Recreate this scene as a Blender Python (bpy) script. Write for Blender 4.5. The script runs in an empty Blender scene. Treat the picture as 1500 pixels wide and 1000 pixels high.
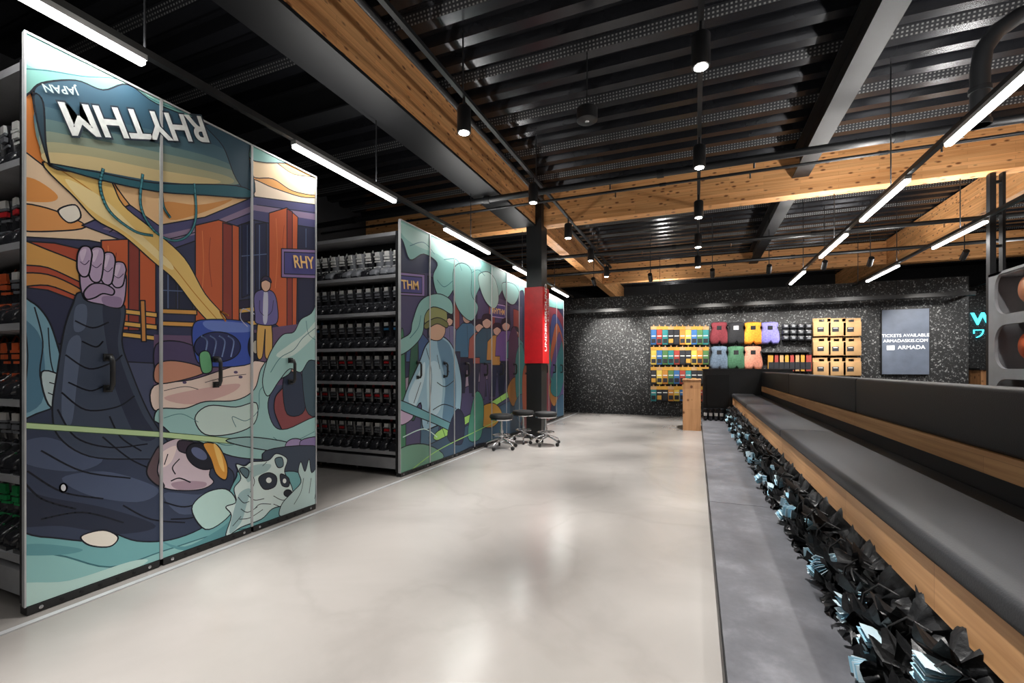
import bpy, bmesh, math, random
from math import sin, cos, pi, radians, atan2, sqrt
from mathutils import Vector, Matrix, noise
from mathutils.geometry import tessellate_polygon
random.seed(7)
S = bpy.context.scene
H = 1.2; F = 666.7
YAW = math.atan(270/F); SN = sin(YAW); CS = cos(YAW)

def ray(u, v):
    a = (u-750)/F
    return (-SN+CS*a, CS+SN*a, (538-v)/F)
def on_x(u, v, x):           # reading measurements off the photo onto plane X=x -> (Y,Z)
    r = ray(u, v); d = x/r[0]
    return (r[1]*d, H+r[2]*d)
def on_y(u, v, y):           # -> (X,Z)
    r = ray(u, v); d = y/r[1]
    return (r[0]*d, H+r[2]*d)

def lin(c):
    return c/12.92 if c <= .04045 else ((c+.055)/1.055)**2.4
def hexc(h):
    h = h.lstrip('#')
    return tuple(lin(int(h[i:i+2], 16)/255) for i in (0, 2, 4))+(1.0,)

# ---------------------------------------------------------------- materials
def mat(name, col, rough=.5, metal=0., emit=0., spec=.5, bump=None, var=None, coat=0.):
    m = bpy.data.materials.new(name); m.use_nodes = True
    nt = m.node_tree; b = nt.nodes['Principled BSDF']
    if isinstance(col, str): col = hexc(col)
    else: col = tuple(col)+(1.,) if len(col) == 3 else col
    b.inputs['Base Color'].default_value = col
    b.inputs['Roughness'].default_value = rough
    b.inputs['Metallic'].default_value = metal
    b.inputs['Specular IOR Level'].default_value = spec
    b.inputs['Coat Weight'].default_value = coat
    if emit:
        b.inputs['Emission Color'].default_value = col
        b.inputs['Emission Strength'].default_value = emit
    tc = nt.nodes.new('ShaderNodeTexCoord')
    if var or not bump:
        sc, amt = var or (6, .12)
        n = nt.nodes.new('ShaderNodeTexNoise'); n.inputs['Scale'].default_value = sc; n.inputs['Detail'].default_value = 4
        nt.links.new(tc.outputs['Object'], n.inputs['Vector'])
        r = nt.nodes.new('ShaderNodeMapRange')
        r.inputs[3].default_value = 1-amt; r.inputs[4].default_value = 1+amt
        r.inputs[1].default_value = .3; r.inputs[2].default_value = .7
        nt.links.new(n.outputs['Fac'], r.inputs[0])
        mx = nt.nodes.new('ShaderNodeVectorMath'); mx.operation = 'SCALE'
        mx.inputs[0].default_value = col[:3]
        nt.links.new(r.outputs[0], mx.inputs['Scale'])
        nt.links.new(mx.outputs[0], b.inputs['Base Color'])
    if bump:
        sc, st = bump
        n = nt.nodes.new('ShaderNodeTexNoise'); n.inputs['Scale'].default_value = sc; n.inputs['Detail'].default_value = 5
        nt.links.new(tc.outputs['Object'], n.inputs['Vector'])
        bp = nt.nodes.new('ShaderNodeBump'); bp.inputs['Strength'].default_value = st; bp.inputs['Distance'].default_value = .01
        nt.links.new(n.outputs['Fac'], bp.inputs['Height']); nt.links.new(bp.outputs[0], b.inputs['Normal'])
    return m

def ramp(nt, pts):
    r = nt.nodes.new('ShaderNodeValToRGB'); cr = r.color_ramp
    while len(cr.elements) < len(pts): cr.elements.new(.5)
    for e, (p, c) in zip(cr.elements, pts):
        e.position = p; e.color = c if len(c) == 4 else tuple(c)+(1.,)
    return r

def floor_mat():
    m = bpy.data.materials.new('polished_concrete'); m.use_nodes = True; nt = m.node_tree; b = nt.nodes['Principled BSDF']
    tc = nt.nodes.new('ShaderNodeTexCoord')
    n1 = nt.nodes.new('ShaderNodeTexNoise'); n1.inputs['Scale'].default_value = .9; n1.inputs['Detail'].default_value = 7; n1.inputs['Distortion'].default_value = .5; n1.inputs['Roughness'].default_value = .52
    nt.links.new(tc.outputs['Object'], n1.inputs['Vector'])
    r = ramp(nt, [(.25, hexc('#86827e')), (.5, hexc('#918d89')), (.78, hexc('#9c9894'))])
    nt.links.new(n1.outputs['Fac'], r.inputs[0])
    n2 = nt.nodes.new('ShaderNodeTexNoise'); n2.inputs['Scale'].default_value = .6; n2.inputs['Detail'].default_value = 9; n2.inputs['Distortion'].default_value = .5
    nt.links.new(tc.outputs['Object'], n2.inputs['Vector'])
    r2 = ramp(nt, [(.475, (1, 1, 1)), (.5, (.94, .937, .935)), (.525, (1, 1, 1))])
    nt.links.new(n2.outputs['Fac'], r2.inputs[0])
    mx = nt.nodes.new('ShaderNodeMix'); mx.data_type = 'RGBA'; mx.blend_type = 'MULTIPLY'; mx.inputs[0].default_value = 1
    nt.links.new(r.outputs[0], mx.inputs[6]); nt.links.new(r2.outputs[0], mx.inputs[7])
    nt.links.new(mx.outputs[2], b.inputs['Base Color'])
    rr = nt.nodes.new('ShaderNodeMapRange'); rr.inputs[3].default_value = .16; rr.inputs[4].default_value = .28
    nt.links.new(n1.outputs['Fac'], rr.inputs[0]); nt.links.new(rr.outputs[0], b.inputs['Roughness'])
    return m

def platform_mat():
    m = bpy.data.materials.new('dark_concrete'); m.use_nodes = True; nt = m.node_tree; b = nt.nodes['Principled BSDF']
    tc = nt.nodes.new('ShaderNodeTexCoord')
    n1 = nt.nodes.new('ShaderNodeTexNoise'); n1.inputs['Scale'].default_value = 3; n1.inputs['Detail'].default_value = 12; n1.inputs['Roughness'].default_value = .7
    nt.links.new(tc.outputs['Object'], n1.inputs['Vector'])
    r = ramp(nt, [(.3, hexc('#444549')), (.52, hexc('#5a5b60')), (.72, hexc('#77787d'))])
    nt.links.new(n1.outputs['Fac'], r.inputs[0]); nt.links.new(r.outputs[0], b.inputs['Base Color'])
    b.inputs['Roughness'].default_value = .42
    return m

def glulam_mat(name, axis, light='#f0b67c', dark='#d8965a', lam=.045, knots=True):
    m = bpy.data.materials.new(name); m.use_nodes = True; nt = m.node_tree; b = nt.nodes['Principled BSDF']
    tc = nt.nodes.new('ShaderNodeTexCoord')
    mp = nt.nodes.new('ShaderNodeMapping')
    sc = [9, 9, 22]; sc[axis] = .7
    mp.inputs['Scale'].default_value = sc
    nt.links.new(tc.outputs['Object'], mp.inputs['Vector'])
    n = nt.nodes.new('ShaderNodeTexNoise'); n.inputs['Scale'].default_value = 1.6; n.inputs['Detail'].default_value = 5; n.inputs['Distortion'].default_value = .4
    nt.links.new(mp.outputs[0], n.inputs['Vector'])
    r = ramp(nt, [(.32, hexc(dark)), (.62, hexc(light))])
    nt.links.new(n.outputs['Fac'], r.inputs[0])
    sx = nt.nodes.new('ShaderNodeSeparateXYZ'); nt.links.new(tc.outputs['Object'], sx.inputs[0])
    cb = nt.nodes.new('ShaderNodeCombineXYZ'); nt.links.new(sx.outputs[axis], cb.inputs[0]); nt.links.new(sx.outputs[2], cb.inputs[1])
    br = nt.nodes.new('ShaderNodeTexBrick'); br.inputs['Scale'].default_value = 1
    br.inputs['Brick Width'].default_value = .9; br.inputs['Row Height'].default_value = lam
    br.inputs['Mortar Size'].default_value = .0012; br.inputs['Mortar Smooth'].default_value = .3
    br.inputs['Color1'].default_value = (1.1, 1.1, 1.1, 1); br.inputs['Color2'].default_value = (.84, .81, .77, 1); br.inputs['Mortar'].default_value = (.6, .53, .46, 1)
    nt.links.new(cb.outputs[0], br.inputs['Vector'])
    mx = nt.nodes.new('ShaderNodeMix'); mx.data_type = 'RGBA'; mx.blend_type = 'MULTIPLY'; mx.inputs[0].default_value = 1
    nt.links.new(r.outputs[0], mx.inputs[6]); nt.links.new(br.outputs[0], mx.inputs[7])
    out = mx.outputs[2]
    if knots:
        mp2 = nt.nodes.new('ShaderNodeMapping'); s2 = [7, 7, 14]; s2[axis] = 6
        mp2.inputs['Scale'].default_value = s2
        nt.links.new(tc.outputs['Object'], mp2.inputs['Vector'])
        v = nt.nodes.new('ShaderNodeTexVoronoi'); v.inputs['Scale'].default_value = 1.1
        nt.links.new(mp2.outputs[0], v.inputs['Vector'])
        kr = ramp(nt, [(.13, (.18, .09, .045)), (.25, (1, 1, 1))])
        nt.links.new(v.outputs['Distance'], kr.inputs[0])
        m2 = nt.nodes.new('ShaderNodeMix'); m2.data_type = 'RGBA'; m2.blend_type = 'MULTIPLY'; m2.inputs[0].default_value = .9
        nt.links.new(out, m2.inputs[6]); nt.links.new(kr.outputs[0], m2.inputs[7]); out = m2.outputs[2]
    nt.links.new(out, b.inputs['Base Color']); b.inputs['Roughness'].default_value = .5
    return m

def speckle_mat():
    m = bpy.data.materials.new('speckled_rubber_panel'); m.use_nodes = True; nt = m.node_tree; b = nt.nodes['Principled BSDF']
    tc = nt.nodes.new('ShaderNodeTexCoord')
    n = nt.nodes.new('ShaderNodeTexNoise'); n.inputs['Scale'].default_value = 27; n.inputs['Detail'].default_value = 3; n.inputs['Roughness'].default_value = .75
    nt.links.new(tc.outputs['Object'], n.inputs['Vector'])
    r = ramp(nt, [(.50, hexc('#18191b')), (.575, hexc('#27292c')), (.60, hexc('#606264')), (.67, hexc('#9c9e9e'))])
    nt.links.new(n.outputs['Fac'], r.inputs[0])
    nt.links.new(r.outputs[0], b.inputs['Base Color']); b.inputs['Roughness'].default_value = .6
    return m

def perf_mat():
    m = bpy.data.materials.new('perforated_deck'); m.use_nodes = True; nt = m.node_tree; b = nt.nodes['Principled BSDF']
    tc = nt.nodes.new('ShaderNodeTexCoord'); sx = nt.nodes.new('ShaderNodeSeparateXYZ'); nt.links.new(tc.outputs['Object'], sx.inputs[0])
    ms = []
    for ax, k in ((0, 28.), (2, 34.)):
        mu = nt.nodes.new('ShaderNodeMath'); mu.operation = 'MULTIPLY'; mu.inputs[1].default_value = k; nt.links.new(sx.outputs[ax], mu.inputs[0])
        fr = nt.nodes.new('ShaderNodeMath'); fr.operation = 'FRACT'; nt.links.new(mu.outputs[0], fr.inputs[0])
        g = nt.nodes.new('ShaderNodeMath'); g.operation = 'GREATER_THAN'; g.inputs[1].default_value = .55; nt.links.new(fr.outputs[0], g.inputs[0]); ms.append(g)
    pr = nt.nodes.new('ShaderNodeMath'); pr.operation = 'MULTIPLY'; nt.links.new(ms[0].outputs[0], pr.inputs[0]); nt.links.new(ms[1].outputs[0], pr.inputs[1])
    r = ramp(nt, [(0, hexc('#26272b')), (1, hexc('#8c8c8a'))]); nt.links.new(pr.outputs[0], r.inputs[0]); nt.links.new(r.outputs[0], b.inputs['Base Color'])
    b.inputs['Roughness'].default_value = .4
    return m

def attr_mat():
    m = bpy.data.materials.new('mural_print'); m.use_nodes = True; nt = m.node_tree; b = nt.nodes['Principled BSDF']
    a = nt.nodes.new('ShaderNodeAttribute'); a.attribute_name = 'Col'
    nt.links.new(a.outputs['Color'], b.inputs['Base Color']); b.inputs['Roughness'].default_value = .45
    b.inputs['Specular IOR Level'].default_value = .3
    return m

M = {}
M['floor'] = floor_mat(); M['plat'] = platform_mat()
M['glu_y'] = glulam_mat('glulam_along_y', 1); M['glu_x'] = glulam_mat('glulam_along_x', 0)
M['oak'] = glulam_mat('bench_oak', 1, '#c99a6b', '#ad7f52', .4, False)
M['ply'] = glulam_mat('plywood', 2, '#b98a60', '#9c7048', .4, True)
M['speck'] = speckle_mat(); M['perf'] = perf_mat(); M['print'] = attr_mat()
M['deck'] = mat('black_steel_deck', '#26272b', .24, .5, var=(2, .2))
M['black'] = mat('black_paint', '#18191b', .45)
M['steel'] = mat('painted_dark_steel', '#141517', .5, .0, spec=.35)
M['wall'] = mat('dark_wall_paint', '#232427', .7)
M['vinyl'] = mat('black_vinyl', '#2a2b2e', .5, spec=.35, bump=(160, .1))
M['vinylb'] = mat('black_vinyl_back', '#1c1d1f', .5, spec=.4, bump=(160, .1))
M['vinyld'] = mat('black_vinyl_side', '#191a1c', .5, bump=(160, .12))
M['frame'] = mat('aluminium_frame', '#b9bbbd', .4, .3)
M['shelf'] = mat('grey_shelf_steel', '#9a9b9e', .45, .2)
M['rack'] = mat('light_grey_powder_coat', '#b4b6ba', .45)
M['chrome'] = mat('chrome', '#c9c9cc', .18, 1.)
M['red'] = mat('red_sign_enamel', '#d8121d', .4)
M['white'] = mat('white_print', '#f0f0ee', .5)
M['led'] = mat('led_diffuser', (1, .98, .95), .5, emit=14)
M['lens'] = mat('lamp_lens', (1, .97, .9), .5, emit=80)
M['boot'] = mat('boot_black_shell', '#26272b', .25, coat=.4)
M['bootg'] = mat('boot_grey_shell', '#777a80', .35)
M['bootw'] = mat('boot_white_label', '#e0e0de', .4)
M['bootr'] = mat('boot_red', '#cc2a30', .4)
M['bootgr'] = mat('boot_green', '#1f9a55', .4)
M['boototr'] = mat('boot_orange', '#e2683a', .4)
M['peach'] = mat('helmet_peach', '#e0946c', .4)
M['bootbl'] = mat('boot_blue', '#2f6f9a', .4)
M['bag'] = mat('black_nylon', '#17181a', .45, bump=(35, .5))
M['tag'] = mat('blue_paper', '#8dbacf', .5)
M['tag2'] = mat('pale_blue_paper', '#c2d9e3', .5)

# ---------------------------------------------------------------- mesh builder
class MB:
    def __init__(s): s.v = []; s.f = []; s.m = []; s.sm = []; s.mats = []
    def mi(s, k):
        if k not in s.mats: s.mats.append(k)
        return s.mats.index(k)
    def add(s, vs, fs, k, smooth=False, mtx=None):
        o = len(s.v)
        s.v += [tuple(mtx @ Vector(p)) if mtx else tuple(p) for p in vs]
        i = s.mi(k)
        for f in fs: s.f.append([o+a for a in f]); s.m.append(i); s.sm.append(smooth)
    def box(s, x0, x1, y0, y1, z0, z1, k, mtx=None):
        vs = [(x, y, z) for x in (x0, x1) for y in (y0, y1) for z in (z0, z1)]
        fs = [(0, 1, 3, 2), (4, 6, 7, 5), (0, 4, 5, 1), (2, 3, 7, 6), (0, 2, 6, 4), (1, 5, 7, 3)]
        s.add(vs, fs, k, False, mtx)
    def rbox(s, x0, x1, y0, y1, z0, z1, k, r=.02, seg=3, mtx=None):
        bm = bmesh.new(); bmesh.ops.create_cube(bm, size=1)
        for v in bm.verts: v.co = Vector(((x0+x1)/2+v.co.x*(x1-x0), (y0+y1)/2+v.co.y*(y1-y0), (z0+z1)/2+v.co.z*(z1-z0)))
        bmesh.ops.bevel(bm, geom=bm.edges[:], offset=r, segments=seg, affect='EDGES', profile=.5)
        bm.verts.index_update()
        s.add([v.co[:] for v in bm.verts], [[v.index for v in f.verts] for f in bm.faces], k, True, mtx); bm.free()
    def lathe(s, prof, k, n=20, mtx=None, smooth=True):  # prof list (r,z)
        vs = []; fs = []
        for r, z in prof:
            for i in range(n):
                a = 2*pi*i/n; vs.append((r*cos(a), r*sin(a), z))
        for j in range(len(prof)-1):
            for i in range(n):
                a = j*n+i; b = j*n+(i+1) % n; fs.append((a, b, b+n, a+n))
        fs.append(tuple(range(n-1, -1, -1))); fs.append(tuple((len(prof)-1)*n+i for i in range(n)))
        s.add(vs, fs, k, smooth, mtx)
    def tube(s, pts, r, k, n=8):
        pts = [Vector(p) for p in pts]; vs = []; fs = []
        up = None
        for i, p in enumerate(pts):
            t = (pts[min(i+1, len(pts)-1)]-pts[max(i-1, 0)]).normalized()
            if up is None: up = t.orthogonal().normalized()
            up = (up-t*up.dot(t)).normalized(); q = t.cross(up)
            rr = r[i] if isinstance(r, (list, tuple)) else r
            for j in range(n):
                a = 2*pi*j/n; vs.append(tuple(p+rr*(cos(a)*up+sin(a)*q)))
        for i in range(len(pts)-1):
            for j in range(n):
                a = i*n+j; b = i*n+(j+1) % n; fs.append((a, b, b+n, a+n))
        fs.append(tuple(range(n-1, -1, -1))); fs.append(tuple((len(pts)-1)*n+i for i in range(n)))
        s.add(vs, fs, k, True)
    def prism(s, poly, ax, a0, a1, k, smooth=False, mtx=None): # poly in the two other axes
        n = len(poly); vs = []
        for a in (a0, a1):
            for p in poly:
                q = list(p); q.insert(ax, a); vs.append(tuple(q))
        fs = [tuple(range(n)), tuple(range(2*n-1, n-1, -1))]+[(i, (i+1) % n, n+(i+1) % n, n+i) for i in range(n)]
        s.add(vs, fs, k, smooth, mtx)
    def obj(s, name, parent=None, loc=(0, 0, 0), sharp=50):
        me = bpy.data.meshes.new(name); me.from_pydata(s.v, [], s.f)
        for k in s.mats: me.materials.append(M[k])
        me.polygons.foreach_set('material_index', s.m); me.polygons.foreach_set('use_smooth', s.sm)
        me.update()
        bm = bmesh.new(); bm.from_mesh(me); bmesh.ops.recalc_face_normals(bm, faces=bm.faces[:]); bm.to_mesh(me); bm.free()
        if hasattr(me, 'set_sharp_from_angle'): me.set_sharp_from_angle(angle=radians(sharp))
        o = bpy.data.objects.new(name, me); S.collection.objects.link(o); o.location = loc
        if parent: o.parent = parent
        return o
def empty(name, loc=(0, 0, 0)):
    e = bpy.data.objects.new(name, None); S.collection.objects.link(e); e.location = loc; return e
def T(x, y, z): return Matrix.Translation((x, y, z))

# ---------------------------------------------------------------- room shell
RX0, RX1, RY0, RY1, RZ = -6.2, 9.0, -3.2, 17.5, 4.22
b = MB(); b.box(RX0, RX1, RY0, RY1, -.1, 0, 'floor'); b.obj('floor')
for nm, a in (('wall_left', (RX0-.15, RX0, RY0, RY1)), ('wall_right', (RX1, RX1+.15, RY0, RY1)), ('wall_back', (RX0, RX1, RY1, RY1+.15)), ('wall_front', (RX0, RX1, RY0-.15, RY0))):
    b = MB(); b.box(*a, 0, 4.5, 'wall'); b.obj(nm)
b = MB(); y = RY0; per = .30; i = 0
prof = []
while y < RY1:
    prof += [(y, RZ, 'deck'), (y+.11, RZ, 'perf' if i % 3 == 0 else 'deck'), (y+.145, RZ+.09, 'deck'), (y+.20, RZ+.09, 'deck'), (y+.21, RZ+.078, 'deck'), (y+.22, RZ+.09, 'deck'), (y+.265, RZ+.09, 'perf' if i % 3 == 0 else 'deck')]
    y += per; i += 1
prof.append((y, RZ, 'deck'))
for p, q in zip(prof[:-1], prof[1:]):
    b.add([(RX0, p[0], p[1]), (RX1, p[0], p[1]), (RX1, q[0], q[1]), (RX0, q[0], q[1])], [(0, 1, 2, 3)], p[2])
b.box(RX0, RX1, RY0, RY1, RZ+.12, RZ+.2, 'black')
b.obj('ceiling')

# beams
def beam(name, x0, x1, y0, y1, z0, z1, k):
    b = MB(); b.box(x0, x1, y0, y1, z0, z1, k); return b.obj(name)
BZ0, BZ1 = 3.63, 4.2
beam('glulam_beam', -2.74, -2.53, RY0, 7.42, BZ0, BZ1, 'glu_y')
beam('glulam_beam', -2.74, -2.53, 7.66, RY1, BZ0, BZ1, 'glu_y')
beam('glulam_beam', 4.15, 4.36, 7.66, RY1, BZ0, BZ1, 'glu_y')
beam('glulam_beam', 4.15, 4.36, RY0, 7.42, BZ0, BZ1, 'glu_y')
beam('glulam_beam', RX0, RX1, 7.43, 7.65, BZ0, BZ1-.03, 'glu_x')
beam('glulam_beam', RX0, -2.75, 13.2, 13.42, BZ0, BZ1-.03, 'glu_x')
beam('glulam_beam', -2.52, 4.14, 13.2, 13.42, BZ0, BZ1-.03, 'glu_x')
beam('glulam_beam', 4.37, RX1, 13.2, 13.42, BZ0, BZ1-.03, 'glu_x')
def ibeam(name, along, c, a0, a1, z0, z1, w=.18):
    b = MB(); t = .018
    pr = [(c-w/2, z0), (c+w/2, z0), (c+w/2, z0+t), (c+t/2, z0+t), (c+t/2, z1-t), (c+w/2, z1-t), (c+w/2, z1), (c-w/2, z1), (c-w/2, z1-t), (c-t/2, z1-t), (c-t/2, z0+t), (c-w/2, z0+t)]
    b.prism(pr, 1 if along == 'y' else 0, a0, a1, 'steel')
    return b.obj(name)
b = MB(); b.box(-2.93, -2.755, RY0, 7.3, 3.60, 4.1, 'steel'); b.box(-2.93, -2.53, RY0, 7.3, 3.595, 3.625, 'steel'); b.obj('steel_channel_beam')
for x in (1.35,):
    ibeam('steel_beam', 'y', x, RY0, 7.42, 3.86, 4.2, .2); ibeam('steel_beam', 'y', x, 7.66, 13.15, 3.86, 4.2, .2)
for y in (0.2, 3.7):
    ibeam('steel_beam', 'x', y, RX0, -2.95, 3.82, 4.15, .2)
ibeam('steel_beam', 'y', 6.6, RY0, 7.42, 3.86, 4.2, .2)

# column
b = MB(); b.box(-2.69, -2.42, 7.3, 7.42, 0, 4.18, 'black'); b.box(-2.69, -2.42, 7.42, 7.6, 0, 3.62, 'black'); b.box(-2.74, -2.37, 7.25, 7.65, 0, .02, 'black')
b.obj('steel_column')
col = empty('column_sign', (-2.55, 7.45, 1.9))
b = MB(); b.box(-.165, .16, -.175, -.152, -.63, .66, 'red'); b.box(.135, .16, -.152, .18, -.63, .66, 'red'); b.box(-.165, -.142, -.152, .18, -.63, .66, 'red'); b.obj('sign_casing', col)

def text(name, body, k, mtx, parent=None, size=.1, ext=.001, align='CENTER', bold=0.0):
    c = bpy.data.curves.new(name, 'FONT'); c.body = body; c.size = size; c.extrude = ext; c.align_x = align; c.align_y = 'CENTER'; c.offset = bold
    c.materials.append(M[k]); o = bpy.data.objects.new(name, c); S.collection.objects.link(o)
    if parent:
        o.parent = parent
    o.matrix_world = mtx
    if parent: o.matrix_parent_inverse = Matrix.Translation(-parent.location); o.matrix_basis = mtx
    return o
RX90 = Matrix.Rotation(pi/2, 4, 'X')
def face_minus_y(x, y, z): return T(x, y, z) @ RX90
def face_plus_x(x, y, z, roll=0): return T(x, y, z) @ Matrix.Rotation(pi/2, 4, 'Z') @ RX90 @ Matrix.Rotation(roll, 4, 'Z')
text('sign_text', 'UNDERGROUND', 'white', face_plus_x(-2.387, 7.44, 2.05, pi/2), col, .15, bold=.004)
text('sign_text_floor', 'B1 FLOOR', 'white', face_plus_x(-2.387, 7.57, 2.2, pi/2), col, .09)

# ---------------------------------------------------------------- mural drawing
def smooth(pts, n=6):
    out = []; L = len(pts)
    for i in range(L):
        p0, p1, p2, p3 = pts[(i-1) % L], pts[i], pts[(i+1) % L], pts[(i+2) % L]
        for j in range(n):
            t = j/n
            out.append(tuple(.5*((2*p1[a])+(-p0[a]+p2[a])*t+(2*p0[a]-5*p1[a]+4*p2[a]-p3[a])*t*t+(-p0[a]+3*p1[a]-3*p2[a]+p3[a])*t**3) for a in (0, 1)))
    return out
def smooth_open(pts, n=6):
    q = [pts[0]]+list(pts)+[pts[-1]]; out = []
    for i in range(1, len(q)-2):
        p0, p1, p2, p3 = q[i-1], q[i], q[i+1], q[i+2]
        for j in range(n):
            t = j/n
            out.append(tuple(.5*((2*p1[a])+(-p0[a]+p2[a])*t+(2*p0[a]-5*p1[a]+4*p2[a]-p3[a])*t*t+(-p0[a]+3*p1[a]-3*p2[a]+p3[a])*t**3) for a in (0, 1)))
    out.append(tuple(pts[-1])); return out
def clip(poly, r):
    for ax, lim, sg in ((0, r[0], 1), (0, r[1], -1), (1, r[2], 1), (1, r[3], -1)):
        out = []; n = len(poly)
        for i in range(n):
            a, c = poly[i], poly[(i+1) % n]
            ia, ic = (a[ax]-lim)*sg >= 0, (c[ax]-lim)*sg >= 0
            if ia: out.append(a)
            if ia != ic:
                t = (lim-a[ax])/(c[ax]-a[ax]); p = [a[0]+t*(c[0]-a[0]), a[1]+t*(c[1]-a[1])]; p[ax] = lim; out.append(tuple(p))
        poly = out
        if len(poly) < 3: return []
    return poly
PX = -3.0
class Mural:
    def __init__(s, rects, w=.006): s.rects = rects; s.v = []; s.f = []; s.c = []; s.k = 0; s.w = w
    def _emit(s, poly, col):
        x = PX+.0006+s.k*.00002
        for r in s.rects:
            p = clip(poly, r)
            if len(p) < 3: continue
            if len(p) == 4 or len(p) == 3:
                o = len(s.v); s.v += [(x, a, c) for a, c in p]; s.f.append(list(range(o, o+len(p)))); s.c.append(col); continue
            tr = tessellate_polygon([[Vector((a, c, 0)) for a, c in p]])
            o = len(s.v); s.v += [(x, a, c) for a, c in p]
            for t in tr: s.f.append([o+i for i in t]); s.c.append(col)
    def line(s, pts, w=.007, col='#1b1f2a', sm=True, px=True, closed=False):
        if px:
            if sm: pts = smooth_open(pts)
            pts = [on_x(u, v, PX) for u, v in pts]
        if closed: pts = list(pts)+[pts[0]]
        s.k += 1; c = hexc(col)
        for a, d in zip(pts[:-1], pts[1:]):
            dx, dy = d[0]-a[0], d[1]-a[1]; L = sqrt(dx*dx+dy*dy)
            if L < 1e-6: continue
            dx /= L; dy /= L; e = w*.3; nx, ny = -dy*w/2, dx*w/2
            s._emit([(a[0]-dx*e+nx, a[1]-dy*e+ny), (a[0]-dx*e-nx, a[1]-dy*e-ny), (d[0]+dx*e-nx, d[1]+dy*e-ny), (d[0]+dx*e+nx, d[1]+dy*e+ny)], c)
    def shape(s, pts, col, sm=True, out='#1b1f2a', w=None):
        if sm: pts = smooth(pts, 5)
        p = [on_x(u, v, PX) for u, v in pts]
        s.k += 1; s._emit(p, hexc(col))
        if out: s.line(p, w or s.w, out, px=False, closed=True)
    def oval(s, u, v, ru, rv, col, out='#1b1f2a', w=None, rot=0):
        s.shape([(u+ru*cos(t)*cos(rot)-rv*sin(t)*sin(rot), v+ru*cos(t)*sin(rot)+rv*sin(t)*cos(rot)) for t in [2*pi*i/14 for i in range(14)]], col, True, out, w)
    def obj(s, name, parent):
        me = bpy.data.meshes.new(name); me.from_pydata(s.v, [], s.f); me.materials.append(M['print'])
        ca = me.color_attributes.new('Col', 'FLOAT_COLOR', 'CORNER')
        for p, c in zip(me.polygons, s.c):
            for li in p.loop_indices: ca.data[li].color = c
        o = bpy.data.objects.new(name, me); S.collection.objects.link(o); o.parent = parent; return o

GA = [1.145+.605*i for i in range(4)]
PZ0, PZ1 = .045, 2.82
rectsA = [(GA[i]+.008, GA[i+1]-.008, PZ0, PZ1-.01) for i in range(3)]
A = Mural(rectsA, .0075); R = A.shape; L = A.line
R([(0, 20), (500, 240), (500, 800), (0, 960)], '#4c5470', False, None)
# sky
R([(0, 0), (480, 220), (480, 330), (0, 345)], '#e9a660', False, None)
R([(20, 130), (44, 134), (52, 170), (60, 220), (70, 250), (44, 240), (20, 220)], '#d9843f', True)
R([(370, 225), (400, 235), (430, 255), (470, 262), (470, 285), (430, 280), (400, 262), (370, 258)], '#f0d2a8')
R([(365, 262), (400, 275), (440, 288), (470, 292), (470, 312), (420, 300), (365, 290)], '#f3dfc8')
R([(20, 225), (60, 240), (110, 285), (160, 322), (235, 345), (235, 372), (120, 352), (20, 340)], '#edd0ae')
R([(20, 300), (70, 305), (125, 330), (90, 338), (20, 335)], '#e7a15e')
R([(20, 262), (50, 262), (84, 286), (70, 296), (20, 290)], '#e59a52', True, None)
R([(85, 308), (110, 300), (118, 318), (100, 326)], '#f5efe2')
R([(160, 245), (235, 262), (300, 285), (365, 285), (365, 300), (300, 318), (235, 335), (190, 300)], '#edc493')
R([(240, 296), (290, 300), (340, 292), (300, 310), (250, 322)], '#dd9a58', True, None)
# building
R([(0, 345), (130, 352), (235, 372), (235, 360), (370, 320), (480, 330), (480, 545), (0, 520)], '#343a5a', False)
R([(120, 330), (190, 300), (232, 330), (300, 318), (372, 288), (480, 302), (480, 345), (372, 322), (232, 372)], '#4d4d78', False)
R([(150, 335), (195, 315), (232, 345), (300, 330), (372, 300), (480, 316), (480, 325), (372, 308), (300, 340), (232, 357)], '#8d7b98', False, None)
for q in ([(160, 340), (190, 326), (228, 352)], [(240, 352), (300, 336), (368, 312)], [(376, 300), (420, 306), (466, 312)]): L(q, .005)
for x in (238, 262): R([(x, 396), (x+20, 398), (x+20, 455), (x, 455)], '#1f2742', False)
for x in (354, 374): R([(x, 328), (x+16, 326), (x+16, 430), (x, 436)], '#20294a', False)
L([(246, 400), (246, 455)], .008, '#5b6e96'); L([(380, 330), (380, 425)], .008, '#5b6e96')
L([(238, 425), (282, 427)], .006, '#5b6e96'); L([(354, 375), (390, 372)], .006, '#5b6e96'); L([(362, 330), (362, 430)], .004, '#5b6e96')
R([(436, 330), (470, 335), (470, 480), (436, 470)], '#242a46', False); L([(448, 335), (448, 362)], .006, '#5b6e96')
R([(350, 440), (394, 434), (394, 470), (350, 478)], '#2a2440', False)
for pts, sh in (([(148, 352), (190, 350), (228, 362), (228, 482), (150, 484)], (188, 352, 204, 484)),
                ([(286, 330), (320, 322), (350, 332), (350, 486), (325, 492), (286, 474)], (326, 326, 340, 490)),
                ([(394, 312), (420, 304), (436, 318), (434, 480), (418, 486), (394, 468)], (420, 306, 428, 484))):
    R(pts, '#c8623a', False); R([(sh[0], sh[1]), (sh[2], sh[1]+4), (sh[2], sh[3]), (sh[0], sh[3])], '#8c3c34', False)
    L([(pts[0][0]+10, pts[0][1]+8), (pts[0][0]+12, pts[0][1]+60), (pts[0][0]+9, pts[0][1]+110)], .004, '#e58a52')
    L([(pts[0][0]+22, pts[0][1]+18), (pts[0][0]+20, pts[0][1]+50), (pts[0][0]+24, pts[0][1]+90)], .003, '#7a3028')
R([(20, 352), (80, 356), (150, 372), (150, 480), (100, 478), (20, 440)], '#b04e36', False)
R([(30, 420), (70, 425), (110, 440), (110, 505), (30, 500)], '#2a2f4b', False)
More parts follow.
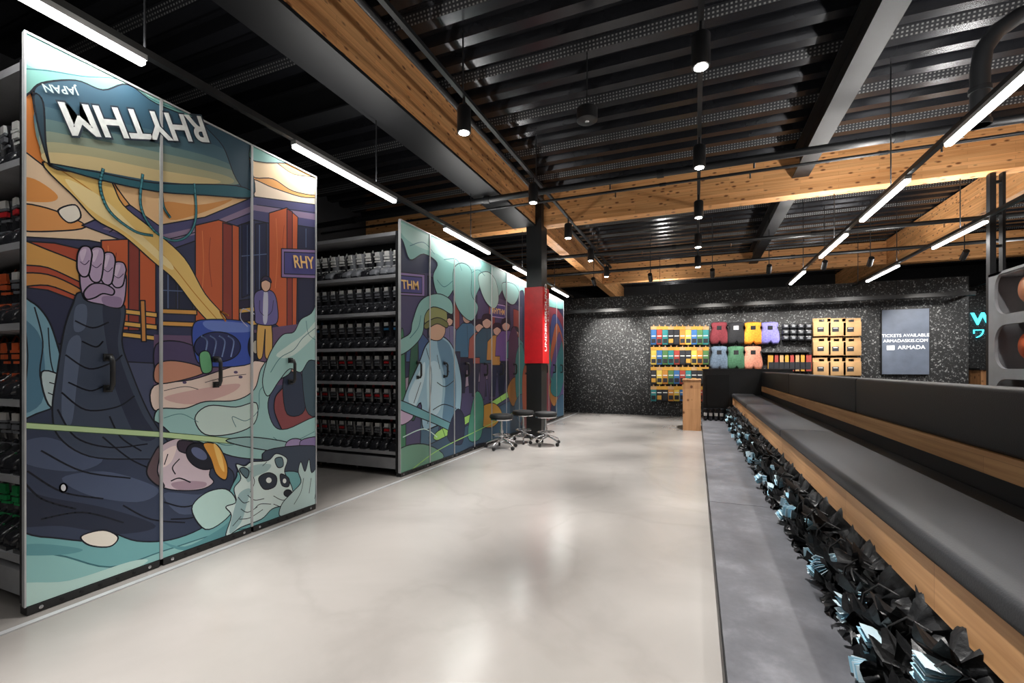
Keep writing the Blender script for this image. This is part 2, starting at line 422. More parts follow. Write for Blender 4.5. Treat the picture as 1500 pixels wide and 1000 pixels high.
R([(20, 350), (70, 366), (128, 392), (132, 418), (70, 392), (20, 384)], '#dca559')
R([(20, 402), (70, 402), (120, 425), (120, 436), (70, 418), (20, 420)], '#c98a48')
for y0 in (452, 470, 486): R([(178, y0), (230, y0+6), (230, y0+13), (178, y0+7)], '#e3b45e', False)
R([(205, 440), (212, 440), (214, 500), (207, 500)], '#c98a48', False)
for y0 in (446, 466): R([(350, y0+6), (395, y0), (395, y0+7), (350, y0+13)], '#e3b45e', False)
for y0 in (452, 470): R([(236, y0), (288, y0+2), (288, y0+9), (236, y0+7)], '#d8a052', False)
# ground
R([(225, 490), (300, 492), (350, 486), (470, 470), (470, 560), (225, 575)], '#6a5474', False, None)
R([(225, 565), (280, 556), (330, 540), (372, 528), (400, 540), (380, 575), (340, 590), (300, 600), (260, 600), (225, 600)], '#ecd7cb')
R([(228, 505), (262, 500), (296, 515), (292, 540), (250, 548), (228, 545)], '#4e4468')
R([(228, 535), (250, 528), (285, 534), (300, 545), (260, 558), (228, 560)], '#c98f78')
R([(240, 582), (300, 568), (350, 562), (335, 577), (280, 592)], '#d9b3ae', True, None)
L([(300, 560), (330, 552), (360, 548)], .004); L([(240, 572), (270, 566), (290, 570)], .004)
for u, v in ((345, 545), (352, 552), (322, 556), (270, 560)): A.oval(u, v, 3, 2, '#5a4c6c', None)
# yellow stream
R([(62, 238), (130, 246), (160, 262), (180, 300), (226, 338), (270, 378), (300, 430), (332, 468), (318, 480), (290, 455), (255, 410), (226, 385), (180, 345), (140, 322), (110, 290)], '#ecc878')
L([(90, 250), (140, 285), (190, 335), (240, 375), (285, 430), (318, 468)], .006, '#c9862f')
R([(95, 262), (150, 290), (200, 338), (250, 385), (245, 392), (190, 345), (130, 305)], '#f6e0a4', True, None)
# snow blower
R([(282, 478), (300, 468), (362, 472), (372, 500), (368, 532), (300, 536), (284, 515)], '#3a55b0')
R([(300, 470), (360, 474), (364, 486), (310, 484)], '#6a82cc', True, None)
A.oval(318, 508, 34, 22, '#27305f')
for i in range(4): L([(295+i*13, 492), (303+i*13, 500), (299+i*13, 522)], .010, '#8ea6dd')
A.oval(374, 508, 11, 20, '#20263f'); A.oval(374, 508, 5, 10, '#b7b2a4')
R([(292, 518), (306, 516), (310, 542), (296, 545)], '#6fb483')
L([(362, 478), (352, 466), (356, 452), (376, 462)], .007, '#b9bdd6'); L([(330, 470), (322, 456), (334, 462)], .012, '#d7873d')
# standing man
R([(378, 470), (396, 470), (398, 520), (388, 522), (388, 482), (384, 522), (376, 520)], '#d8ad62')
R([(372, 432), (384, 424), (400, 428), (406, 448), (404, 474), (376, 474), (373, 460)], '#6c66a0'); R([(386, 428), (392, 430), (391, 470), (385, 470)], '#c7cbe0', True, None)
L([(380, 440), (380, 455), (386, 462)], .004); L([(400, 440), (398, 455), (392, 462)], .004)
A.oval(389, 417, 7, 10, '#dcb59d'); R([(381, 413), (386, 405), (394, 406), (397, 414), (389, 410)], '#3a3350')
# sign
R([(412, 364), (470, 366), (470, 408), (412, 406)], '#8a74a6', False); R([(416, 369), (470, 371), (470, 403), (416, 401)], '#4b4a86', False)
# people on the right
R([(402, 585), (410, 572), (424, 562), (440, 566), (470, 558), (470, 660), (428, 650), (404, 610)], '#8a4a4e')
R([(414, 560), (424, 540), (440, 545), (446, 600), (420, 606)], '#333d52'); R([(442, 520), (456, 512), (470, 520), (470, 600), (448, 600)], '#445a66')
A.oval(430, 535, 8, 10, '#c9a090')
# teal cloud
R([(230, 600), (270, 598), (300, 588), (345, 586), (372, 570), (382, 540), (398, 520), (415, 512), (428, 520), (425, 545), (405, 560), (392, 590), (400, 622), (420, 628), (470, 610), (470, 660), (400, 672), (340, 668), (300, 650), (270, 640), (230, 630)], '#9dc8c6')
R([(285, 612), (305, 594), (345, 596), (375, 590), (372, 620), (340, 635), (300, 636)], '#c9dfd9')
L([(395, 560), (380, 572), (378, 600), (360, 616), (340, 610), (345, 625)], .005, '#4f7f86')
L([(240, 612), (265, 606), (290, 618)], .004, '#4f7f86'); L([(310, 645), (335, 652), (368, 640)], .005, '#4f7f86'); L([(400, 640), (420, 650), (460, 632)], .005, '#4f7f86')
R([(384, 560), (390, 530), (400, 508), (414, 490), (430, 486), (440, 468), (456, 458), (470, 436), (470, 520), (452, 528), (440, 545), (424, 540), (408, 558), (392, 580)], '#a3ccc9')
R([(404, 520), (424, 504), (446, 488), (470, 462), (470, 480), (440, 512), (420, 524)], '#cfe3dd', True, None)
L([(396, 545), (410, 524), (430, 512), (444, 494), (470, 474)], .006, '#4f7f86'); L([(448, 470), (452, 490), (466, 500)], .005, '#4f7f86')
# left figure in steel blue
R([(15, 440), (45, 442), (68, 465), (82, 500), (92, 545), (88, 590), (60, 606), (15, 610)], '#76a2b6')
R([(15, 470), (50, 480), (64, 520), (60, 590), (15, 596)], '#4f7a92', True, None)
L([(50, 450), (62, 500), (58, 550), (72, 590)], .006); L([(70, 480), (74, 530), (86, 570)], .005); L([(34, 460), (40, 520), (36, 570)], .005)
R([(60, 545), (92, 552), (110, 580), (96, 600), (70, 592)], '#b7cbd0')
L([(72, 560), (88, 566), (98, 580)], .005); L([(70, 575), (84, 582), (92, 592)], .005)
# falling man - torso
R([(15, 640), (80, 596), (120, 590), (180, 598), (232, 620), (265, 650), (300, 668), (340, 690), (336, 720), (318, 745), (300, 772), (250, 790), (180, 800), (100, 796), (15, 790)], '#333d54')
R([(90, 700), (150, 690), (210, 705), (232, 720), (200, 735), (130, 725)], '#4a5670', True, None)
R([(20, 655), (60, 640), (100, 650), (150, 672), (110, 690), (40, 680)], '#4a5670', True, None)
R([(240, 722), (290, 724), (318, 716), (306, 745), (262, 752)], '#4a5670', True, None)
R([(20, 720), (80, 730), (160, 745), (228, 770), (170, 782), (90, 770), (20, 768)], '#252c3f', True, None)
# arm
R([(116, 428), (150, 438), (182, 448), (178, 500), (190, 540), (215, 600), (240, 640), (262, 668), (200, 672), (130, 668), (86, 640), (76, 600), (84, 540), (94, 480), (106, 446)], '#3d485c')
R([(150, 446), (176, 452), (172, 505), (184, 550), (208, 606), (228, 640), (200, 640), (172, 580), (158, 520)], '#2b3348', True, None)
R([(100, 500), (118, 496), (112, 560), (104, 620), (90, 610), (92, 550)], '#55627a', True, None)
R([(110, 450), (126, 448), (124, 480), (108, 484)], '#55627a', True, None)
for q in ([(110, 470), (135, 480), (158, 472)], [(96, 520), (130, 540), (165, 530), (178, 520)], [(90, 575), (125, 600), (170, 596), (196, 580)], [(84, 600), (110, 640), (160, 655), (215, 650)], [(100, 560), (130, 572), (150, 566)], [(60, 660), (120, 690), (190, 700)], [(150, 640), (190, 672), (230, 690)], [(40, 690), (90, 720), (150, 730)], [(180, 740), (220, 760), (270, 765)], [(60, 760), (120, 750), (180, 765)], [(120, 500), (140, 508), (150, 500)], [(160, 610), (176, 640), (206, 660)], [(30, 700), (60, 730), (110, 745)], [(240, 735), (270, 742), (306, 732)], [(250, 760), (280, 758), (300, 748)]):
    L(q, .008, '#141825')
# hand: palm, four curled fingers and a thumb
R([(120, 432), (116, 408), (120, 392), (150, 388), (180, 396), (184, 420), (177, 450), (150, 446), (128, 441)], '#b9a3c4')
for u0, u1, t, bt in ((162, 184, 384, 418), (147, 168, 370, 414), (130, 152, 362, 410), (113, 134, 361, 402)):
    R([(u0, bt-6), (u0-1, (t+bt)/2), (u0+1, t+8), (u0+7, t), (u1-4, t+1), (u1, t+10), (u1-1, (t+bt)/2), (u1-5, bt), (u0+7, bt+3)], '#bda8c8')
    R([(u0+3, t+10), (u0+8, t+4), (u1-8, t+5), (u0+7, t+22)], '#d6c5dc', True, None)
    L([(u0+4, (t+bt)/2+2), ((u0+u1)/2, (t+bt)/2+6), (u1-4, (t+bt)/2)], .004, '#5a4a6a')
R([(122, 428), (134, 416), (152, 416), (166, 424), (164, 432), (150, 430), (138, 436), (126, 438)], '#a892b4')
R([(150, 434), (176, 436), (174, 450), (152, 446)], '#9a84a8', True, None)
# head
R([(214, 690), (228, 660), (248, 645), (270, 642), (295, 655), (310, 672), (306, 695), (312, 706), (295, 716), (262, 718), (235, 712)], '#c9b8c2')
R([(232, 668), (246, 656), (258, 654), (250, 676), (236, 684)], '#e4d3d0', True, None)
R([(250, 708), (270, 704), (300, 706), (296, 714), (262, 717)], '#a8909f', True, None)
R([(262, 645), (290, 650), (284, 664), (262, 660)], '#39303f'); R([(214, 690), (228, 658), (236, 655), (230, 690), (240, 712), (226, 708)], '#5a4a50')
A.oval(294, 668, 24, 17, '#1b1d2a', rot=.6); A.oval(291, 664, 13, 7, '#5d6688', None, rot=.6)
L([(262, 672), (252, 684), (256, 694)], .007); L([(278, 706), (262, 700), (250, 704)], .008); L([(245, 665), (240, 680)], .006)
R([(297, 650), (318, 652), (332, 680), (330, 702), (316, 694), (308, 672)], '#d99a43'); R([(312, 650), (322, 660), (328, 690), (320, 680)], '#f0c571', True, None)
# lower clouds
R([(0, 790), (60, 786), (130, 792), (160, 780), (200, 792), (250, 790), (300, 770), (325, 740), (345, 700), (360, 690), (480, 700), (480, 790), (0, 960)], '#74aeb2', True)
R([(0, 815), (80, 812), (160, 830), (240, 806), (330, 778), (400, 770), (480, 745), (480, 790), (0, 960)], '#8fc2c1', True, '#3d7078')
R([(30, 855), (100, 850), (190, 822), (215, 822), (160, 850), (60, 884), (20, 884)], '#b9dad4', True, None)
R([(232, 790), (270, 800), (320, 775), (350, 752), (330, 790), (270, 806)], '#5f989f', True, None)
R([(20, 800), (60, 796), (120, 804), (90, 812), (20, 812)], '#5f989f', True, None)
R([(118, 785), (150, 776), (172, 786), (160, 800), (130, 798)], '#ece6da'); A.oval(92, 714, 5, 6, '#d9dde2')
R([(280, 745), (300, 722), (330, 716), (345, 735), (330, 760), (300, 775)], '#b9dad4')
# pale green rope
R([(0, 616), (232, 632), (320, 640), (430, 652), (470, 654), (470, 661), (320, 648), (232, 640), (0, 625)], '#bcd7a3', False, '#3b5a3b', .004)
R([(330, 645), (370, 640), (430, 650), (425, 662), (370, 656)], '#93b7b8'); A.oval(432, 654, 15, 12, '#a08fb8'); R([(440, 645), (470, 640), (470, 660), (444, 662)], '#8a7aa8')
R([(388, 660), (470, 655), (470, 700), (430, 690), (396, 690)], '#3a4657')
# raccoon
R([(352, 700), (345, 680), (358, 682), (368, 676), (392, 674), (404, 664), (420, 672), (416, 690), (424, 706), (428, 722), (418, 738), (398, 745), (382, 760), (352, 772), (330, 785), (338, 755), (330, 742), (345, 735), (342, 715)], '#d3e6e3')
R([(345, 735), (352, 720), (366, 716), (360, 740), (352, 765), (335, 780)], '#9dbcbf', True, None)
R([(358, 688), (376, 680), (396, 680), (390, 690), (372, 698), (362, 706)], '#a5c3c4', True, None)
R([(378, 700), (392, 692), (404, 698), (402, 712), (386, 716)], '#2b3442'); R([(410, 694), (422, 700), (422, 712), (412, 710)], '#2b3442')
A.oval(393, 703, 4, 4, '#e9f0ee', None); A.oval(416, 704, 2.6, 3.4, '#e9f0ee', None); A.oval(421, 722, 6, 5, '#1b1f2a')
R([(350, 688), (356, 684), (364, 690), (360, 700)], '#5b7680'); R([(402, 672), (412, 670), (414, 682), (406, 684)], '#5b7680')
for q in ([(400, 726), (412, 732), (424, 730)], [(366, 690), (372, 705), (366, 720)], [(352, 745), (362, 750), (376, 742)], [(350, 760), (365, 758), (384, 746)], [(362, 725), (372, 732), (386, 730)], [(372, 745), (380, 738), (396, 738)], [(384, 682), (390, 676)], [(348, 728), (356, 736), (364, 734)], [(340, 770), (352, 756)], [(400, 738), (410, 742)]): L(q, .005)
R([(412, 738), (428, 720), (440, 706), (436, 690), (440, 676), (446, 690), (452, 672), (456, 692), (470, 680), (470, 745), (440, 748), (410, 756)], '#bcd6d4')
for q in ([(444, 700), (440, 720), (430, 738)], [(455, 700), (452, 722)], [(465, 705), (460, 730)]): L(q, .005)
# teal cloud on top and shopping bag
R([(0, -10), (235, 130), (372, 200), (480, 260), (480, 240), (372, 236), (362, 204), (300, 180), (228, 152), (186, 124), (150, 132), (110, 118), (60, 122), (40, 138), (20, 140)], '#74a9a1', True)
R([(40, 70), (120, 92), (190, 122), (225, 145), (160, 118), (90, 108), (40, 96)], '#94beb3', True, None)
L([(20, 100), (70, 104), (120, 112), (180, 118), (226, 148), (290, 172), (356, 198)], .006, '#3d7078')
R([(48, 140), (60, 123), (110, 118), (150, 132), (186, 124), (228, 152), (300, 180), (360, 202), (364, 232), (369, 288), (300, 282), (225, 272), (140, 255), (72, 243), (56, 190)], '#375769')
R([(50, 160), (110, 168), (228, 192), (330, 220), (350, 268), (300, 270), (225, 260), (140, 248), (70, 238)], '#466572', True, None)
R([(52, 178), (110, 184), (228, 210), (330, 238), (352, 268), (300, 270), (225, 260), (140, 248), (72, 238)], '#5f7a7a', True, None)
R([(58, 195), (110, 200), (225, 222), (335, 248), (352, 268), (300, 270), (225, 260), (140, 248), (72, 238)], '#838f7f', True, None)
R([(61, 210), (120, 214), (225, 234), (325, 256), (340, 268), (300, 270), (225, 263), (140, 249), (72, 239)], '#a5a281', True, None)
R([(64, 224), (130, 229), (225, 248), (318, 264), (300, 270), (225, 265), (140, 250), (72, 240)], '#cbb888', True, None)
R([(300, 182), (360, 202), (364, 232), (369, 288), (345, 262), (326, 215)], '#2d4a5a')
R([(70, 240), (140, 252), (225, 268), (345, 272), (369, 289), (300, 286), (225, 280), (140, 262)], '#2a5f6c')
R([(48, 140), (56, 190), (72, 243), (66, 210), (62, 150)], '#27404e')
for q in ([(150, 248), (146, 275), (160, 310), (195, 338), (222, 345)], [(208, 256), (205, 300), (222, 335), (250, 352), (274, 345), (286, 318), (284, 270)], [(235, 262), (238, 300), (248, 318)]):
    L(q, .016, '#1d4854'); L(q, .009, '#4f97a4')
shelvA = empty('mobile_shelving', (0, 0, 0))
A.obj('mural_print', shelvA)

def mtext(body, p0, p1, h, k, parent, flip=False, off=.02):
    y0, z0 = on_x(*p0, PX); y1, z1 = on_x(*p1, PX); ang = atan2(z1-z0, y1-y0); W = sqrt((y1-y0)**2+(z1-z0)**2)
    c = bpy.data.curves.new('mural_text', 'FONT'); c.body = body; c.size = 1; c.align_x = 'CENTER'; c.align_y = 'CENTER'; c.offset = off; c.materials.append(M[k])
    o = bpy.data.objects.new('mural_text', c); S.collection.objects.link(o); bpy.context.view_layer.update()
    dx, dy = o.dimensions.x, o.dimensions.y
    o.matrix_world = face_plus_x(PX+.0135+(.0004 if off < .03 else 0), (y0+y1)/2, (z0+z1)/2, ang+(pi if flip else 0)) @ Matrix.Diagonal((W/dx, h/dy, 1, 1))
    mw = o.matrix_world.copy(); o.parent = parent; o.matrix_basis = mw
M['mwhite'] = mat('mural_white', '#e2e6e4', .5); M['mgold'] = mat('mural_gold', '#ecc27a', .5); M['mteal'] = mat('mural_teal_letter', '#b9cfcf', .5); M['mdark'] = mat('mural_ink', '#22303e', .5)
mtext('RHYTHM', (90, 172), (300, 188), .175, 'mdark', shelvA, True, .06)
mtext('RHYTHM', (92, 172), (298, 188), .155, 'mwhite', shelvA, True, .025)
mtext('JAPAN', (60, 129), (112, 134), .05, 'mteal', shelvA, True)
mtext('RHY', (428, 384), (458, 386), .10, 'mgold', shelvA)

# group B mural
YB0 = 4.14; NB = 11; GB = [YB0+.6*i for i in range(NB+1)]
rectsB = [(GB[i]+.007, GB[i+1]-.007, PZ0, PZ1-.01) for i in range(NB)]
B = Mural(rectsB, .012); R = B.shape; L = B.line
R([(560, 300), (830, 420), (830, 620), (560, 720)], '#2c3450', False, None)
R([(580, 400), (640, 400), (700, 425), (765, 450), (765, 500), (580, 500)], '#4a4768', False, None)
for x, y0 in ((626, 404), (640, 410), (664, 420), (690, 430), (716, 440), (738, 446), (752, 452)):
    R([(x, y0), (x+9, y0+3), (x+9, y0+90), (x, y0+90)], '#262c4a' if x % 4 else '#8d4a44', False)
R([(583, 398), (622, 402), (622, 434), (583, 432)], '#8a74a6', False); R([(583, 403), (618, 406), (618, 430), (583, 428)], '#4b4a86', False)
R([(718, 444), (740, 448), (740, 466), (718, 463)], '#4b4a86', False, '#c9b8e0')
R([(583, 560), (640, 545), (700, 540), (765, 530), (765, 565), (583, 615)], '#9b8c9e', True)
R([(583, 600), (640, 585), (700, 560), (765, 545), (765, 600), (583, 660)], '#4d4a6c', True)
def person(u, top, bot, c1, c2, face='#c9a596', hair='#2b2837'):
    h = bot-top; w = h*.14
    R([(u-w*.5, top+h*.52), (u+w*.5, top+h*.52), (u+w*.7, bot), (u+w*.2, bot), (u, top+h*.64), (u-w*.2, bot), (u-w*.7, bot)], c2, False)
    R([(u-w*.95, top+h*.24), (u-w*.4, top+h*.15), (u+w*.4, top+h*.15), (u+w*.95, top+h*.24), (u+w*1.05, top+h*.5), (u+w*.6, top+h*.5), (u+w*.6, top+h*.57), (u-w*.6, top+h*.57), (u-w*.6, top+h*.5), (u-w*1.05, top+h*.5)], c1, False)
    L([(u, top+h*.18), (u+w*.1, top+h*.5)], .008)
    B.oval(u, top+h*.08, w*.38, h*.075, face); R([(u-w*.44, top+h*.07), (u-w*.3, top-h*.01), (u+w*.3, top-h*.01), (u+w*.44, top+h*.07), (u, top+h*.035)], hair)
person(612, 470, 590, '#3f5a86', '#28304a'); person(658, 462, 560, '#6f6c90', '#32405e'); person(684, 455, 575, '#3d6a88', '#20263e', hair='#b98a4a'); person(702, 470, 580, '#9c5a52', '#2b3148')
person(713, 462, 585, '#2f586c', '#4f4562'); person(728, 475, 580, '#b88a4f', '#2b3148'); person(741, 468, 575, '#6b5490', '#20263e'); person(754, 480, 570, '#418088', '#7f4a4a')
R([(598, 560), (606, 470), (612, 470), (610, 600), (600, 610)], '#2f5a4a'); R([(586, 500), (592, 500), (594, 660), (586, 662)], '#3f7a5a')
# main man back view
R([(622, 600), (668, 600), (672, 640), (664, 664), (648, 655), (644, 620), (636, 668), (618, 676), (616, 640)], '#48687f')
R([(588, 600), (596, 570), (614, 530), (624, 505), (640, 492), (656, 498), (668, 520), (676, 560), (674, 600), (668, 625), (645, 622), (620, 628), (616, 590), (600, 612)], '#94b8ca', w=.018)
R([(640, 500), (656, 502), (664, 525), (668, 570), (664, 618), (648, 618), (652, 560)], '#6288a2', True, None)
R([(598, 580), (612, 548), (622, 530), (620, 560), (606, 598)], '#bcd5df', True, None)
R([(626, 540), (640, 530), (648, 560), (644, 600), (628, 606)], '#b2cfdb', True, None)
for q in ([(624, 510), (632, 550), (626, 620)], [(616, 560), (606, 590)], [(640, 560), (652, 566), (666, 556)], [(634, 600), (650, 592), (668, 598)], [(640, 520), (644, 540)], [(628, 640), (634, 660)], [(650, 530), (658, 545)]): L(q, .011)
R([(628, 482), (634, 468), (648, 470), (652, 486), (644, 498), (630, 496)], '#c9a48c'); R([(622, 474), (626, 448), (640, 436), (652, 446), (654, 472), (640, 466)], '#8a8f5e'); R([(622, 474), (640, 465), (655, 472), (654, 480), (640, 474), (624, 482)], '#6d7146')
R([(584, 600), (600, 596), (604, 612), (586, 622)], '#b9a3bd')
R([(640, 632), (700, 600), (765, 560), (765, 568), (700, 610), (644, 644)], '#9ccf6e')
for i in range(8): L([(648+i*14, 628-i*8), (652+i*14, 640-i*8)], .012, '#3f6a3a')
R([(583, 585), (640, 610), (700, 640), (690, 646), (640, 622), (583, 598)], '#6aa0a8')
R([(620, 655), (680, 625), (740, 590), (765, 585), (765, 640), (700, 650), (640, 680), (583, 700), (583, 672)], '#39536a', True)
R([(583, 660), (620, 650), (650, 668), (620, 690), (583, 700)], '#6a9580'); R([(700, 600), (722, 590), (735, 606), (722, 625), (704, 622)], '#b98a3c')
R([(655, 640), (668, 600), (680, 612), (676, 650)], '#2b3148'); R([(685, 640), (696, 575), (708, 590), (704, 640)], '#4a8a76')
L([(600, 690), (640, 660), (700, 630), (760, 600)], .012, '#9ccf6e'); L([(590, 640), (620, 628), (640, 640)], .012, '#c5e0d8')
for i, c in enumerate(('#5a3a5e', '#3a7f80', '#a0543c', '#c09048', '#454f86', '#8a3a48', '#4f8a80', '#6a5288')):
    x = 745+i*10; yy = 500+(i % 3)*25
    R([(x, yy), (x+8, yy-22), (x+14, yy+5), (x+10, yy+60), (x+1, yy+55)], c); R([(x-2, yy+70), (x+9, yy+52), (x+16, yy+75), (x+6, yy+95)], ('#a8743f', '#3d5f78', '#6f3a3a')[i % 3])
for i, c in enumerate(('#8a3a48', '#454f86', '#b8603c', '#5f4680', '#347880')):
    R([(804+i*4, 452+i*14), (812+i*3, 448+i*14), (826, 470+i*20), (818, 500+i*20), (806, 480+i*22)], c)
# clouds
R([(570, 300), (830, 430), (830, 452), (800, 448), (772, 440), (765, 425), (752, 434), (740, 420), (728, 436), (716, 432), (708, 414), (698, 430), (690, 452), (672, 446), (668, 420), (655, 436), (640, 430), (634, 404), (640, 385), (620, 372), (600, 380), (588, 350), (570, 345)], '#7bafa9')
R([(583, 325), (620, 342), (660, 362), (700, 382), (700, 395), (660, 385), (640, 372), (610, 360), (590, 345)], '#9cc5bd', True, None)
R([(583, 500), (600, 488), (604, 470), (616, 440), (640, 430), (660, 440), (662, 460), (646, 452), (632, 450), (622, 462), (618, 490), (602, 510), (583, 520)], '#84b2ad')
R([(664, 395), (676, 385), (690, 396), (690, 430), (700, 450), (690, 470), (672, 455), (664, 430)], '#84b2ad')
R([(700, 405), (714, 398), (726, 412), (730, 440), (722, 452), (708, 436)], '#a8cac3'); R([(735, 415), (752, 416), (760, 430), (752, 446), (740, 438)], '#84b2ad')
for q in ([(600, 360), (620, 355), (636, 372)], [(650, 380), (668, 380), (676, 396)], [(640, 410), (650, 420), (662, 412)], [(690, 400), (700, 395), (710, 404)], [(600, 495), (612, 480), (616, 462)]): L(q, .01, '#3d7078')
shelvB = empty('mobile_shelving', (0, 0, 0))
B.obj('mural_print', shelvB)
mtext('THM', (587, 417), (612, 419), .10, 'mgold', shelvB); mtext('RHYTHM', (720, 455), (738, 458), .09, 'mgold', shelvB)

# shelving structure
SHZ = [.27, .66, 1.04, 1.42, 1.82, 2.23]
def shelving(parent, g, depth=2.6, open_faces=(0,)):
    b = MB(); x1 = PX-.022; x0 = x1-depth
    n = len(g)-1
    for i in range(n):
        y0, y1 = g[i], g[i+1]
        b.box(PX-.02, PX, y0+.004, y1-.004, PZ0, PZ1, 'frame')
        b.box(PX, PX+.013, y0+.0005, y0+.0075, PZ0, PZ1, 'frame'); b.box(PX, PX+.013, y1-.0075, y1-.0005, PZ0, PZ1, 'frame')
        b.box(PX, PX+.013, y0+.004, y1-.004, PZ1-.01, PZ1, 'frame')
        b.box(x0, x1, y0+.02, y1-.02, .08, .2, 'shelf'); b.box(x0, x1, y0+.02, y1-.02, 2.66, 2.70, 'shelf')
        b.box(PX-.05, PX+.012, y0+.01, y1-.01, .004, PZ0-.003, 'black')
        b.box(x0, x1, (y0+y1)/2-.006, (y0+y1)/2+.006, .2, 2.66, 'black')
        for z in SHZ:
            b.box(x0, x1, y0+.02, y1-.02, z-.035, z, 'shelf')
        for x in (x0+.02, x0+depth/2, x1-.02):
            for yy in (y0+.03, y1-.03): b.box(x-.02, x+.02, yy-.018, yy+.018, .05, 2.7, 'black')
        for k in range(5):
            b.lathe([(.04, -.012), (.04, .012)], 'chrome', 14, T(x1-.1-k*.55, y0+.15, .04) @ Matrix.Rotation(pi/2, 4, 'Y'))
        for k in range(7):
            b.lathe([(.009, -.002), (.009, .002)], 'chrome' if k in (0, 6) else 'steel', 10, T(PX+.0135, y0+.06+k*.08, .024) @ Matrix.Rotation(pi/2, 4, 'Y'))
        yc = (y0+y1)/2+.03; zc = 1.17
        b.tube([(PX+.012, yc, zc-.085), (PX+.05, yc, zc-.085), (PX+.062, yc, zc-.06), (PX+.062, yc, zc+.06), (PX+.05, yc, zc+.085), (PX+.012, yc, zc+.085)], .012, 'black', 8)
        for s_ in (-1, 1): b.box(PX+.012, PX+.022, yc-.02, yc+.02, zc+s_*.085-.02, zc+s_*.085+.02, 'black')
    b.obj('frame', parent)
shelving(shelvA, GA); shelving(shelvB, GB)
b = MB(); b.box(PX+.085, PX+.12, RY0+.3, 11.7, .0005, .006, 'frame'); b.box(PX-1.3, PX-1.265, RY0+.3, 11.7, .0005, .006, 'frame'); b.obj('floor_rail')

# ski boots
def boot_mesh(col, acc, acc2, lab='bootw'):
    b = MB()
    secs = [(-.15, .035, .012, .055), (-.135, .047, .01, .075), (-.10, .052, .01, .09), (-.05, .048, .01, .115), (0, .045, .01, .16), (.05, .046, .01, .19), (.10, .045, .01, .18), (.125, .036, .015, .15)]
    n = 12; vs = []; fs = []
    for y, w, z0, z1 in secs:
        for i in range(n):
            a = 2*pi*i/n; cx = math.copysign(abs(cos(a))**.6, cos(a)); cz = math.copysign(abs(sin(a))**.7, sin(a)); vs.append((w*cx, y, (z0+z1)/2+(z1-z0)/2*cz))
    for j in range(len(secs)-1):
        for i in range(n): fs.append((j*n+i, j*n+(i+1) % n, (j+1)*n+(i+1) % n, (j+1)*n+i))
    fs += [tuple(range(n)), tuple((len(secs)-1)*n+i for i in range(n))]
    b.add(vs, fs, col, True)
    cuff = [(.13, .055, .048, .075), (.17, .05, .05, .078), (.22, .04, .052, .075), (.27, .028, .053, .07), (.30, .02, .05, .066), (.305, .018, .04, .055)]
    vs = []; fs = []
    for z, yc, w, l in cuff:
        for i in range(n):
            a = 2*pi*i/n; vs.append((w*cos(a), yc+l*sin(a), z))
    for j in range(len(cuff)-1):
        for i in range(n): fs.append((j*n+i, j*n+(i+1) % n, (j+1)*n+(i+1) % n, (j+1)*n+i))
    fs += [tuple(range(n)), tuple((len(cuff)-1)*n+i for i in range(n))]
    b.add(vs, fs, col, True)
    b.box(-.034, .034, -.165, .135, 0, .02, 'boot')
    for y, z in ((-.08, .092), (-.03, .128)): b.box(-.045, .035, y-.006, y+.006, z-.012, z+.002, acc)
    for z, yc in ((.19, -.028), (.25, -.045)):
        b.box(-.04, .03, yc-.004, yc+.01, z-.007, z+.007, acc)
    b.box(-.024, .024, -.052, -.03, .256, .298, lab); b.box(-.028, .028, -.05, -.03, .208, .234, acc2)
    b.tube([(0, .085, .29), (0, .1, .33), (0, .08, .35), (0, .06, .31)], .006, acc2, 6)
    o = b.obj('boot_src'); me = o.data; bpy.data.objects.remove(o); return me
boots = [boot_mesh('boot', 'bootg', 'bootg'), boot_mesh('boot', 'bootg', 'bootr'), boot_mesh('boot', 'bootw', 'bootw'), boot_mesh('boot', 'boot', 'bootbl'), boot_mesh('boot', 'bootgr', 'bootgr', 'bootgr'), boot_mesh('boot', 'boototr', 'boototr', 'boototr'), boot_mesh('bootg', 'bootw', 'bootw')]
def boot_rows(yface, sets, x_a, x_b):
    e = empty('rental_ski_boots', (0, 0, 0))
    for z, ks in sets:
        x = x_b-.09
        while x > x_a:
            k = random.choice(ks)
            if k is not None:
                o = bpy.data.objects.new('boot', boots[k]); S.collection.objects.link(o); o.parent = e
                o.location = (x, yface+.17, z+.001); o.rotation_euler = (0, 0, random.uniform(-.15, .15)); o.scale = (1.12, .78, .98)
            x -= .13
boot_rows(GB[0]-.01, [(.27, [0, 1, 1]), (.66, [0, 1, 1]), (1.04, [1, 0, 1]), (1.42, [0, 0, 3, 0]), (1.82, [0]), (2.23, [2, 2, 6, 6])], -5.2, PX-.05)
boot_rows(GA[0]-.01, [(.27, [4, 4, 0]), (.66, [0, 4]), (1.04, [5]), (1.42, [5, 0]), (1.82, [0, 1]), (2.23, [0, 2])], -5.2, PX-.05)

# ---------------------------------------------------------------- bench, platform
PT = .12
b = MB()
for y0, y1 in ((-1.2, 1.1), (1.106, 4.0), (4.006, 7.0), (7.006, 10.2)):
    b.box(.1, .99, y0, y1, 0, PT, 'plat'); b.box(.094, .1, y0, y1, 0, PT-.012, 'black')
b.obj('step_platform')
bench = empty('tiered_bench', (0, 0, 0))
XF, XB, ZS = .68, 1.06, .67
b = MB()
segs = [(-1.2, .6), (.6, 4.5), (4.5, 7.4), (7.4, 10.25)]
for y0, y1 in segs:
    b.rbox(XF-.012, XB, y0+.004, y1-.004, ZS-.075, ZS, 'vinyl', .024, 4)
b.obj('seat_cushion', bench)
b = MB()
for y0, y1 in segs:
    b.box(XF+.004, XF+.03, y0+.003, y1-.003, ZS-.225, ZS-.077, 'oak')
    b.box(1.2, 1.225, y0+.003, y1-.003, .725, .825, 'oak')
b.obj('wood_fascia', bench)
b = MB()
